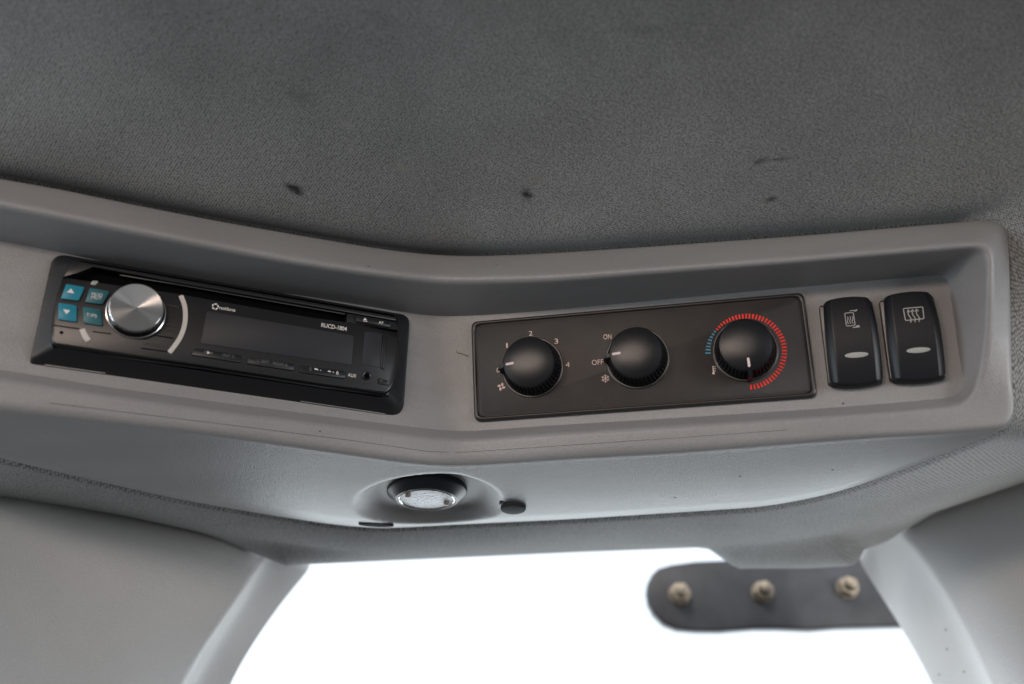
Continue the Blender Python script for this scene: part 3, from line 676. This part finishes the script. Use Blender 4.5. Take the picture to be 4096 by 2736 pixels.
# fan symbol
fx, fy = V(*z3(536, 1035), HT); s = FR.scale(*z3(536, 1035), HT) / .38331 * .38331; mm = FR.scale(*z3(536, 1035), HT) * .38331
bm = bmesh.new()
for k in range(4):
    a0 = rad(65) + k * math.pi / 2; pts = []
    for t in range(14):
        b = t / 14 * 2 * math.pi; x = 25 * mm + 17 * mm * math.cos(b) ; y = 13 * mm * math.sin(b) + 5 * mm * math.cos(b)
        pts.append((fx + x * math.cos(a0) - y * math.sin(a0), fy + x * math.sin(a0) + y * math.cos(a0), HT + k * .000008))
    bm.faces.new([bm.verts.new(p) for p in pts])
me = bpy.data.meshes.new('fan_symbol'); bm.to_mesh(me); bm.free(); link('fan_symbol', me, M['pink'], panel)
# snowflake
sx, sy = V(*z3(1622, 950), HT); ls = []
for k in range(6):
    a = rad(90) + k * math.pi / 3; d = Vector((math.cos(a), math.sin(a))); c_ = Vector((sx, sy))
    ls.append(([tuple(c_ + d * 2 * mm), tuple(c_ + d * 44 * mm)], 5 * mm, HT, False))
    for q in (-1, 1):
        e = Vector((math.cos(a + q * .85), math.sin(a + q * .85)))
        ls.append(([tuple(c_ + d * 22 * mm), tuple(c_ + d * 22 * mm + e * 17 * mm)], 4.5 * mm, HT, False))
strokes('snowflake_symbol', ls, M['pink'], panel)
# thermometer
ls = [(PV([z4(848, 878), z4(853, 945)], HT), 9 * .41455 * FR.scale(2850, 1480, HT), HT, False)]
for yy in (884, 902, 919): ls.append((PV([z4(850, yy), z4(877, yy - 1)], HT), 5 * .41455 * FR.scale(2850, 1480, HT), HT, False))
ls.append((PV([z4(856, 931), z4(876, 929)], HT), 4 * .41455 * FR.scale(2850, 1480, HT), HT, False))
th_ = strokes('thermometer_symbol', ls, M['pink'], panel)
lathe('thermometer_bulb', [(12 * .41455 * FR.scale(2850, 1490, HT), HT), (.0001, HT + .00005)], M['pink'], panel, V(*z4(854, 948), HT), 20)
# printed temperature scale
tcx, tcy = V(*z4(1165, 733), HT); pr = FR.scale(2981, 1404, HT) * .41455
def tick(a, r0, r1, m, wd=17):
    d = Vector((math.cos(a), math.sin(a))); e = Vector((-d.y, d.x)) * wd * pr / 2; c_ = Vector((tcx, tcy))
    q = [c_ + d * r0 * pr - e * .92, c_ + d * r1 * pr - e, c_ + d * r1 * pr + e, c_ + d * r0 * pr + e * .92]
    mesh('scale_tick', [(p.x, p.y, HT) for p in q], [(0, 1, 2, 3)], m, panel)
tilt = math.atan2(1, 12)
for k in range(8):
    a = rad(178.5 - k * 5.3); L_ = 54 - k * 4.4; tick(a, 394 - L_ - k * 3.2, 394 - k * 3.2, M['cyan'])
for k in range(44):
    a = rad(178.5 - 8 * 5.3 - k * 5.2); L_ = min(50, 26 + k * 2.5); o_ = min(396, 370 + k * 1.6); tick(a, o_ - L_, o_, M['red'], 17)
# dials
def dial(cpx, cpy, r_, ang, cap_px, label):
    cx, cy = V(cpx, cpy, HPz)
    seg = 220; NRIB = 44
    def rib(a, j):
        return (.00050 * math.cos(a * NRIB)) if j in (3, 4, 5) else 0
    rim_ = lathe('dial_base', [(r_ + .0012, HPz - .0005), (r_ + .0012, HPz + .0005), (r_ + .0008, HPz + .0008), (r_ + .0003, HPz + .0008), (r_, HPz + .0003)], M['frame'], panel, (cx, cy), 96, closed_top=False)
    if label: rim_['label'] = label
    sk = lathe('dial_skirt', [(r_ - .0003, HPz), (r_ - .0003, HPz + .001), (r_ - .0006, HPz + .0015), (r_ - .0009, HPz + .002), (r_ - .0014, HPz + .006), (r_ - .0020, HPz + .0100), (r_ - .0024, HPz + .0112)],
               M['knob'], rim_, (0, 0), 352, mod=rib, smooth=50)
    rc = r_ - .0019; zt = HPz + .0108
    pf = [(rc, zt), (rc + .0001, zt + .0004), (rc - .0002, zt + .0009)] + [(rc * q, zt + .0014 + .0020 * (1 - q ** 2.4)) for q in (.96, .9, .82, .74, .66, .58, .5, .42, .34, .26, .18, .1)] + [(.0001, zt + .0034)]
    lathe('dial_cap', pf, M['knob'], rim_, (0, 0), 96)
    # pointer fin down the side of the skirt
    ca, sa = math.cos(ang), math.sin(ang)
    def rp(x, y): return (x * ca - y * sa, x * sa + y * ca)
    bm = bmesh.new(); prof = [(r_ - .004, 0.0002), (r_ + .0016, .0002), (r_ + .0019, .0015), (r_ + .0013, .0102), (rc - .001, .0118), (r_ - .004, .0118)]
    A_ = [bm.verts.new((*rp(x, .0011 if k_ not in (1, 2) else .0013), HPz + z)) for k_, (x, z) in enumerate(prof)]; B_ = [bm.verts.new((*rp(x, -.0011 if k_ not in (1, 2) else -.0013), HPz + z)) for k_, (x, z) in enumerate(prof)]
    bm.faces.new(A_); bm.faces.new(B_[::-1])
    for k_ in range(len(prof)): bm.faces.new((A_[k_ - 1], A_[k_], B_[k_], B_[k_ - 1]))
    bmesh.ops.recalc_face_normals(bm, faces=bm.faces); bmesh.ops.bevel(bm, geom=list(bm.edges), offset=.0003, segments=2, affect='EDGES')
    me = bpy.data.meshes.new('pointer_fin'); bm.to_mesh(me); bm.free(); link('pointer_fin', me, M['knob'], rim_, 40)
    # indicator bar follows the dome
    vs = []; fs = []; 
    def dome(rr): return zt + .0014 + .0020 * (1 - (rr / rc) ** 2.4) + .00014
    n1 = 10; x0, x1 = rc * .55, rc * .90
    for k_ in range(n1 + 1):
        x = lerp(x0, x1, k_ / n1); e_ = min(x - x0, x1 - x); hw = .00065 if e_ > .00065 else math.sqrt(max(0, .00065 ** 2 - (.00065 - e_) ** 2)) + .00005
        for q in (-1, 0, 1): vs.append((*rp(x, hw * q), dome(math.hypot(x, hw * q))))
    for k_ in range(n1):
        for q in range(2): fs.append((k_ * 3 + q, k_ * 3 + q + 1, (k_ + 1) * 3 + q + 1, (k_ + 1) * 3 + q))
    mesh('indicator_mark', vs, fs, M['pinkmark'], rim_, 60)
M['pinkmark'] = mat('dial_mark', (.66, .53, .53), .5, spec=.3)
rb = FR.scale(2550, 1435, HPz) * 119
dial(2130, 1470, rb, rad(183), None, 'fan speed dial with numbers 0 to 4'); dial(2550, 1433, rb, rad(181), None, 'air conditioning dial between ON and OFF'); dial(2981, 1402, rb * .995, rad(-87), None, 'temperature dial ringed by red and blue ticks')

# ------------------------------------------------------------------ rocker switches
def z5(x, y): return (3200 + x * .63776, 800 + y * .63776)
def switch(cz, label, dx):
    HS = .0095
    c0 = V(*z5(*cz), HS); fm = FR.m @ Matrix.Translation((c0[0], c0[1], 0))
    sw = thing('rocker_switch', fm, label, 'switch', 'black rocker switches at the right end of the console')
    W_, H_ = .0131, .0246
    prism('switch_bezel', rounded([(-W_ - .0010, -H_ + .003), (W_ - .0003, -H_ + .002), (W_ - .0003, H_ - .0035), (-W_ - .0010, H_ - .0035)], .001, 3), -.001, .0045, M['satin'], sw, bev=.0004)
    nu, nv = 44, 60; vs = []; fs = []
    def hh(a, b):                      # a,b in -1..1
        base = HS + .0006 - .0030 * b * b + .0007 * b
        e = abs(a)
        rail = 0 if e < .74 else (-.0006 * sst((e - .74) / .05) - .0022 * ((e - .79) / .21 if e > .79 else 0) ** 1.3)
        top = -.0035 * max(0, (abs(b) - .93) / .07) ** 2
        return base + rail + top
    for i in range(nu + 1):
        a = -1 + 2 * i / nu
        for j in range(nv + 1):
            b = -1 + 2 * j / nv
            vb = b * (H_ - .0016 * a * a - (.0012 * max(0, (abs(a) - .85) / .15) ** 2)); ua = a * (W_ - .0010 * max(0, b) ** 2 - .0002 * b * b)
            vs.append((ua, vb, hh(a, b)))
    def id_(i, j): return i * (nv + 1) + j
    for i in range(nu):
        for j in range(nv): fs.append((id_(i, j), id_(i + 1, j), id_(i + 1, j + 1), id_(i, j + 1)))
    border = [id_(i, 0) for i in range(nu)] + [id_(nu, j) for j in range(nv)] + [id_(i, nv) for i in range(nu, 0, -1)] + [id_(0, j) for j in range(nv, 0, -1)]
    n0 = len(vs); vs += [(vs[k][0] * 1.0, vs[k][1] * 1.0, .002) for k in border]
    for k in range(len(border)): fs.append((border[k - 1], border[k], n0 + k, n0 + (k - 1) % len(border)))
    rk = mesh('rocker', vs, fs, M['rocker'], sw, 38)
    def surf(u_, v_): return hh(u_ / W_, v_ / H_) + .00015
    def loc(x, y):
        a = V(*z5(x, y), HS + .0004); return (a[0] - c0[0], a[1] - c0[1])
    return sw, rk, surf, loc
M['rocker'] = mat('rocker_black', (.004, .0048, .0075), .40, spec=.34, bump=(2500, .15, .0002))
def conform_strokes(name, lines, m, parent, surf, extra=0.0):
    bm = bmesh.new()
    for i, (pts, wd, cl) in enumerate(lines): ribbon_bm(bm, pts, wd, i * .000006, cl)
    for v_ in bm.verts: v_.co.z += surf(v_.co.x, v_.co.y) + extra
    me = bpy.data.meshes.new(name); bm.to_mesh(me); bm.free(); return link(name, me, m, parent)
def lens(cx, cy, rx, ry, rot, rk, surf, loc):
    c_ = loc(cx, cy); k = FR.scale(*z5(cx, cy), .01) * .63776; pts = []
    vs = [(c_[0], c_[1], surf(*c_) + .0003)]; n_ = 36
    for i in range(n_):
        a = i / n_ * 2 * math.pi; x = math.cos(a) * rx * k; y = math.sin(a) * ry * k; p = (c_[0] + x * math.cos(rot) - y * math.sin(rot), c_[1] + x * math.sin(rot) + y * math.cos(rot))
        vs.append((*p, surf(*p) + .0001))
    mesh('indicator_lens', vs, [(0, i + 1, (i + 1) % n_ + 1) for i in range(n_)], M['lens'], rk, 60)
M['icon'] = mat('switch_icon_print', (.34, .34, .32), .6, spec=.2)
lw = FR.scale(3600, 1250, .01) * .63776
s1, k1, sf1, lo1 = switch((333, 872), 'black rocker switch with a heated mirror symbol, next to the dial panel', 0)
s2, k2, sf2, lo2 = switch((722, 842), 'black rocker switch with a rear window defrost symbol, last on the right', 0)
lens(355, 971, 75, 18, 0, k1, sf1, lo1); lens(743, 941, 76, 18, 0, k2, sf2, lo2)
def rr(pts, lo): return rounded([lo(*p) for p in pts], 9 * lw, 4)
def wave(lo, x0, y0, x1, y1, amp, n_=12):
    out = []
    for k in range(n_ + 1):
        t = k / n_; out.append(lo(lerp(x0, x1, t) + amp * math.sin(t * 2.2 * math.pi), lerp(y0, y1, t)))
    return out
L1 = [(rr([(280, 709), (334, 704), (346, 787), (291, 792)], lo1), 5 * lw, True)]
for dx in (0, 15, 30): L1.append((wave(lo1, 297 + dx, 732 - dx * .08, 302 + dx, 778 - dx * .08, 3.5), 4.5 * lw, False))
L1 += [([lo1(312, 694), lo1(345, 691)], 5 * lw, False), ([lo1(330, 801), lo1(372, 797)], 6 * lw, False)]
conform_strokes('mirror_symbol', L1, M['icon'], k1, sf1)
for pts in ([(338, 700), (343, 690), (360, 684), (358, 694)], [(345, 797), (358, 787), (373, 789), (374, 798)]):
    q = [lo1(*p) for p in pts]; mesh('mirror_wedge', [(*p, sf1(*p) + .0001) for p in q], [(0, 1, 2, 3)], M['icon'], k1)
L2 = [(rr([(648, 680), (770, 669), (777, 745), (661, 757)], lo2), 6 * lw, True)]
for dx in (0, 26, 52):
    x = 680 + dx; y = 700 - dx * .09
    L2.append((wave(lo2, x, y, x + 16, y + 70, -5), 6 * lw, False)); L2.append(([lo2(x - 9, y + 4), lo2(x - 1, y - 10), lo2(x + 11, y + 2)], 6 * lw, False))
conform_strokes('defrost_symbol', L2, M['icon'], k2, sf2)

# ------------------------------------------------------------------ reading lamp, plug and slot under the console
def down_frame(c): return Matrix(((1, 0, 0, c.x), (0, -1, 0, c.y), (0, 0, -1, c.z), (0, 0, 0, 1)))   # local z points down
lz = GZ - .0040
lamp = thing('reading_lamp', down_frame(Vector((LC.x, LC.y, lz))) @ Matrix.Rotation(rad(0), 4, 'X'), 'round reading lamp with black bezel set in the console underside', 'lamp')
lathe('bezel', [(.0232, -.007), (.0232, .0008), (.0227, .0014), (.0218, .0017), (.0186, .0046), (.0175, .0054), (.0166, .0052), (.0162, .0046)], M['rubber'], lamp, (0, 0), 96, closed_top=False)
lathe('chrome_ring', [(.0164, .0042), (.0162, .0053), (.0157, .0057), (.0152, .0050)], M['chrome'], lamp, (0, 0), 96, closed_top=False)
# fluted lens: concentric and radial facets
vs = [(0, 0, .0056)]; fs = []; NRg, NSg = 22, 96
for j in range(1, NRg + 1):
    for i in range(NSg):
        a = 2 * math.pi * i / NSg; rr_ = .0151 * j / NRg; vs.append((rr_ * math.cos(a), rr_ * math.sin(a), .0048 + .0008 * math.cos(rr_ / .0151 * math.pi / 2)))
for i in range(NSg): fs.append((0, 1 + i, 1 + (i + 1) % NSg))
for j in range(NRg - 1):
    for i in range(NSg): fs.append((1 + j * NSg + i, 1 + j * NSg + (i + 1) % NSg, 1 + (j + 1) * NSg + (i + 1) % NSg, 1 + (j + 1) * NSg + i))
mesh('lens', vs, fs, M['lampglass'], lamp, 180)
for (x, y) in ((-.0100, .0085), (.0112, -.0035)):
    lathe('screw', [(.0017, .0046), (.0017, .0064), (.0012, .0069), (.0001, .0071)], M['bolt'], lamp, (x, y), 20)
PC = at_z(2053, 2016, GZ - .010)
plug = thing('sensor_plug', down_frame(Vector((PC.x, PC.y, PC.z))), 'small black round plug hanging beside the reading lamp', 'plug')
lathe('plug_collar', [(.0082, -.0022), (.0082, .0008), (.0078, .0014), (.0074, .0016)], M['rubber'], plug, (0, 0), 48, closed_top=False)
lathe('plug_cap', [(.0074, .0010), (.0074, .0030), (.0068, .0038), (.0046, .0042), (.0001, .0043)], M['dullblack'], plug, (0, 0), 48)
SLc = min((q for q in verts), key=lambda q: (2048 + FPX * (q - CAM).dot(RX) / (q - CAM).dot(FW) - 1500) ** 2 + (1368 - FPX * (q - CAM).dot(UP) / (q - CAM).dot(FW) - 2095) ** 2)
v0 = []; 
slot = []
for k in range(32):
    a = k / 32 * 2 * math.pi; slot.append((math.cos(a) * .0105, math.sin(a) * .0020))
sl = prism('oval_slot', slot, -.001, .0003, M['dullblack'], None)
sl.parent = console; sl.matrix_local = Matrix.Translation(-console.location) @ down_frame(Vector((SLc.x, SLc.y, SLc.z - .0009))) @ Matrix.Rotation(rad(-9), 4, 'X') @ Matrix.Rotation(rad(-6), 4, 'Z')

# ------------------------------------------------------------------ bracket with bolts in the window
BY = .86
br = thing('mounting_bracket', at_y(3000, 2370, BY), 'dark flat steel bracket with three bolts crossing the top of the window', 'bracket')
bo = [(2587, 2366), (2592, 2330), (2608, 2297), (2634, 2272), (2686, 2257), (2784, 2244), (2930, 2238), (3400, 2225), (3800, 2215), (3800, 2510), (3604, 2502), (3346, 2509), (3243, 2518), (3112, 2513), (3018, 2513), (2878, 2524), (2790, 2523), (2709, 2516), (2655, 2495), (2615, 2455), (2594, 2412)]
bl_ = br.location.copy()
def bpt(x, y, Y):
    q = at_y(x, y, Y) - bl_; return q
bm = bmesh.new(); f_ = [bm.verts.new(bpt(x, y, BY)) for x, y in bo]; k_ = [bm.verts.new(bpt(x, y, BY) + Vector((0, .010, 0))) for x, y in bo]
tf = bm.faces.new(f_); bm.faces.new(k_[::-1])
for i in range(len(bo)): bm.faces.new((f_[i - 1], f_[i], k_[i], k_[i - 1]))
bmesh.ops.recalc_face_normals(bm, faces=bm.faces)
bmesh.ops.bevel(bm, geom=list(tf.edges), offset=.0025, segments=3, profile=.5, affect='EDGES')
me = bpy.data.meshes.new('plate'); bm.to_mesh(me); bm.free(); link('plate', me, M['bracket'], br, 40)
sc = .86 / FPX / math.cos(rad(10))
for (x, y, lean) in ((2718, 2378, 0), (3049, 2370, .25), (3388, 2354, .6)):
    q = bpt(x, y, BY); b0 = lathe('bolt_washer', [(.0092, 0), (.0092, .0016), (.0086, .0022), (.0060, .0022)], M['bolt'], br, (0, 0), 40, closed_top=False)
    b0.matrix_local = Matrix.Translation(q) @ Matrix.Rotation(rad(90), 4, 'X')
    hexp = [(.0085 * math.cos(math.pi / 3 * i + lean), .0085 * math.sin(math.pi / 3 * i + lean)) for i in range(6)]
    prism('nut', rounded(hexp, .0008, 2), .002, .009, M['bolt'], b0, bev=.0008, smooth=30)
    lathe('bolt_end', [(.0050, .008), (.0050, .0150), (.0044, .0168), (.0028, .0178), (.0001, .0182)], M['bolt'], b0, (0, 0), 32)

# ------------------------------------------------------------------ windscreen and ground outside
wg = thing('windscreen', Vector((0, .90, 1.75)), 'clear windscreen glass full of white overexposed daylight behind the bracket', 'window')
gv = []; gf = []
for i in range(17):
    x = -1.0 + 2.0 * i / 16
    for j in range(9):
        z = 1.0 + 1.15 * j / 8; gv.append(Vector((x, .93 - .10 * x * x - .04 * (z - 1.6), z)))
for i in range(16):
    for j in range(8): gf.append((i * 9 + j, i * 9 + j + 1, (i + 1) * 9 + j + 1, (i + 1) * 9 + j))
placed('glass_pane', gv, gf, M['glass'], wg, 180)
gr = mesh('ground', [(-400, -400, 0), (400, -400, 0), (400, 400, 0), (-400, 400, 0)], [(0, 1, 2, 3)], M['dark_ground']); tag(gr, kind='structure')

# ------------------------------------------------------------------ flecks, hair and scratch on the console
fl = []
for (x, y, s_) in ((2460, 1047, 6), (2472, 1046, 4), (2552, 1027, 4), (2566, 1026, 3), (2580, 1023, 5), (2592, 1022, 3), (2648, 1046, 3), (590, 1573, 3)):
    p = console_pt(x, y, OT + .0005) if y < 1300 else console_pt(x, y, .0045); fl.append((p, s_))
for p, s_ in fl:
    k = s_ * .00006; nn = -(ray(2048, 1368)).normalized()
    placed('paint_fleck', [p + Vector((-k, 0, -k * .5)), p + Vector((k, 0, -k * .3)), p + Vector((k * .4, 0, k * .6)), p + nn * .0003], [(0, 1, 3), (1, 2, 3), (2, 0, 3)], M['dust'], console)
def scratch(pts, o, r_, name='scratch'):
    cv = bpy.data.curves.new(name, 'CURVE'); cv.dimensions = '3D'; cv.bevel_depth = r_; cv.bevel_resolution = 1; sp = cv.splines.new('POLY')
    q = []
    for a, b in zip(pts, pts[1:]):
        for k in range(10): q.append((lerp(a[0], b[0], k / 10), lerp(a[1], b[1], k / 10)))
    sp.points.add(len(q) - 1)
    for i, p in enumerate(q): sp.points[i].co = (*(console_pt(*p, o) - console.location), 1)
    ho = bpy.data.objects.new(name, cv); COL.objects.link(ho); dg = bpy.context.evaluated_depsgraph_get(); me = bpy.data.meshes.new_from_object(ho.evaluated_get(dg)); bpy.data.objects.remove(ho)
    me.name = name; link(name, me, M['hair'], console)
scratch([(200, 1612), (652, 1667), (1050, 1716), (1400, 1761), (1715, 1806), (1800, 1809)], OB - .0004, .00009)
scratch([(1820, 1810), (1903, 1806), (2300, 1779), (2700, 1752), (3200, 1716)], OB - .0004, .00008)
cv = bpy.data.curves.new('hair', 'CURVE'); cv.dimensions = '3D'; cv.bevel_depth = .00012; sp = cv.splines.new('POLY')
hp = [z3(66, 662), z3(80, 682), z3(120, 688), z3(150, 700), z3(178, 712), z3(190, 716)]; sp.points.add(len(hp) - 1)
for i, p in enumerate(hp): sp.points[i].co = (*console_pt(*p, .0006), 1)
ho = bpy.data.objects.new('hair', cv); COL.objects.link(ho); dg = bpy.context.evaluated_depsgraph_get(); me = bpy.data.meshes.new_from_object(ho.evaluated_get(dg)); bpy.data.objects.remove(ho)
me.name = 'stray_hair'; hz = link('stray_hair', me, M['hair'], None, 60); tag(hz, 'thin dark stray hair lying on the grey fascia left of the dial panel', 'hair')

# small dark specks and scuffs on the right pillar trim and the lip, laid on whatever surface is there
bpy.context.view_layer.update(); dg = bpy.context.evaluated_depsgraph_get()
def speck(px, py, rx, ry, ang, parent, m, name='speck'):
    d = ray(px, py).normalized(); ok, hit, nrm, _, ob, _ = S.ray_cast(dg, CAM, d)
    if not ok: return
    if nrm.dot(d) > 0: nrm = -nrm
    t = RX.cross(nrm).normalized(); u_ = t.cross(nrm).normalized(); vs = []
    for k in range(10):
        a = k / 10 * 2 * math.pi; x = math.cos(a) * rx * (1 + .25 * math.sin(3 * a)); y = math.sin(a) * ry
        vs.append(hit + nrm * .00012 + u_ * (x * math.cos(ang) - y * math.sin(ang)) + t * (x * math.sin(ang) + y * math.cos(ang)))
    vs.append(hit + nrm * .0003)
    placed(name, vs, [(k, (k + 1) % 10, 10) for k in range(10)], m, parent, 180)
for (x, y) in ((3784, 2519), (3788, 2597), (3857, 2687), (3757, 2698)): speck(x, y, .0013, .0006, 1.0, rt, M['hair'])
for (x, y, r_) in ((3372, 1614, .0004), (1280, 1725, .00035), (1474, 1066, .0004), (1985, 1060, .0003), (2700, 1990, .0006), (2960, 1905, .0005), (3330, 1880, .0005)): speck(x, y, r_ * 1.5, r_, .3, console, M['hair'])
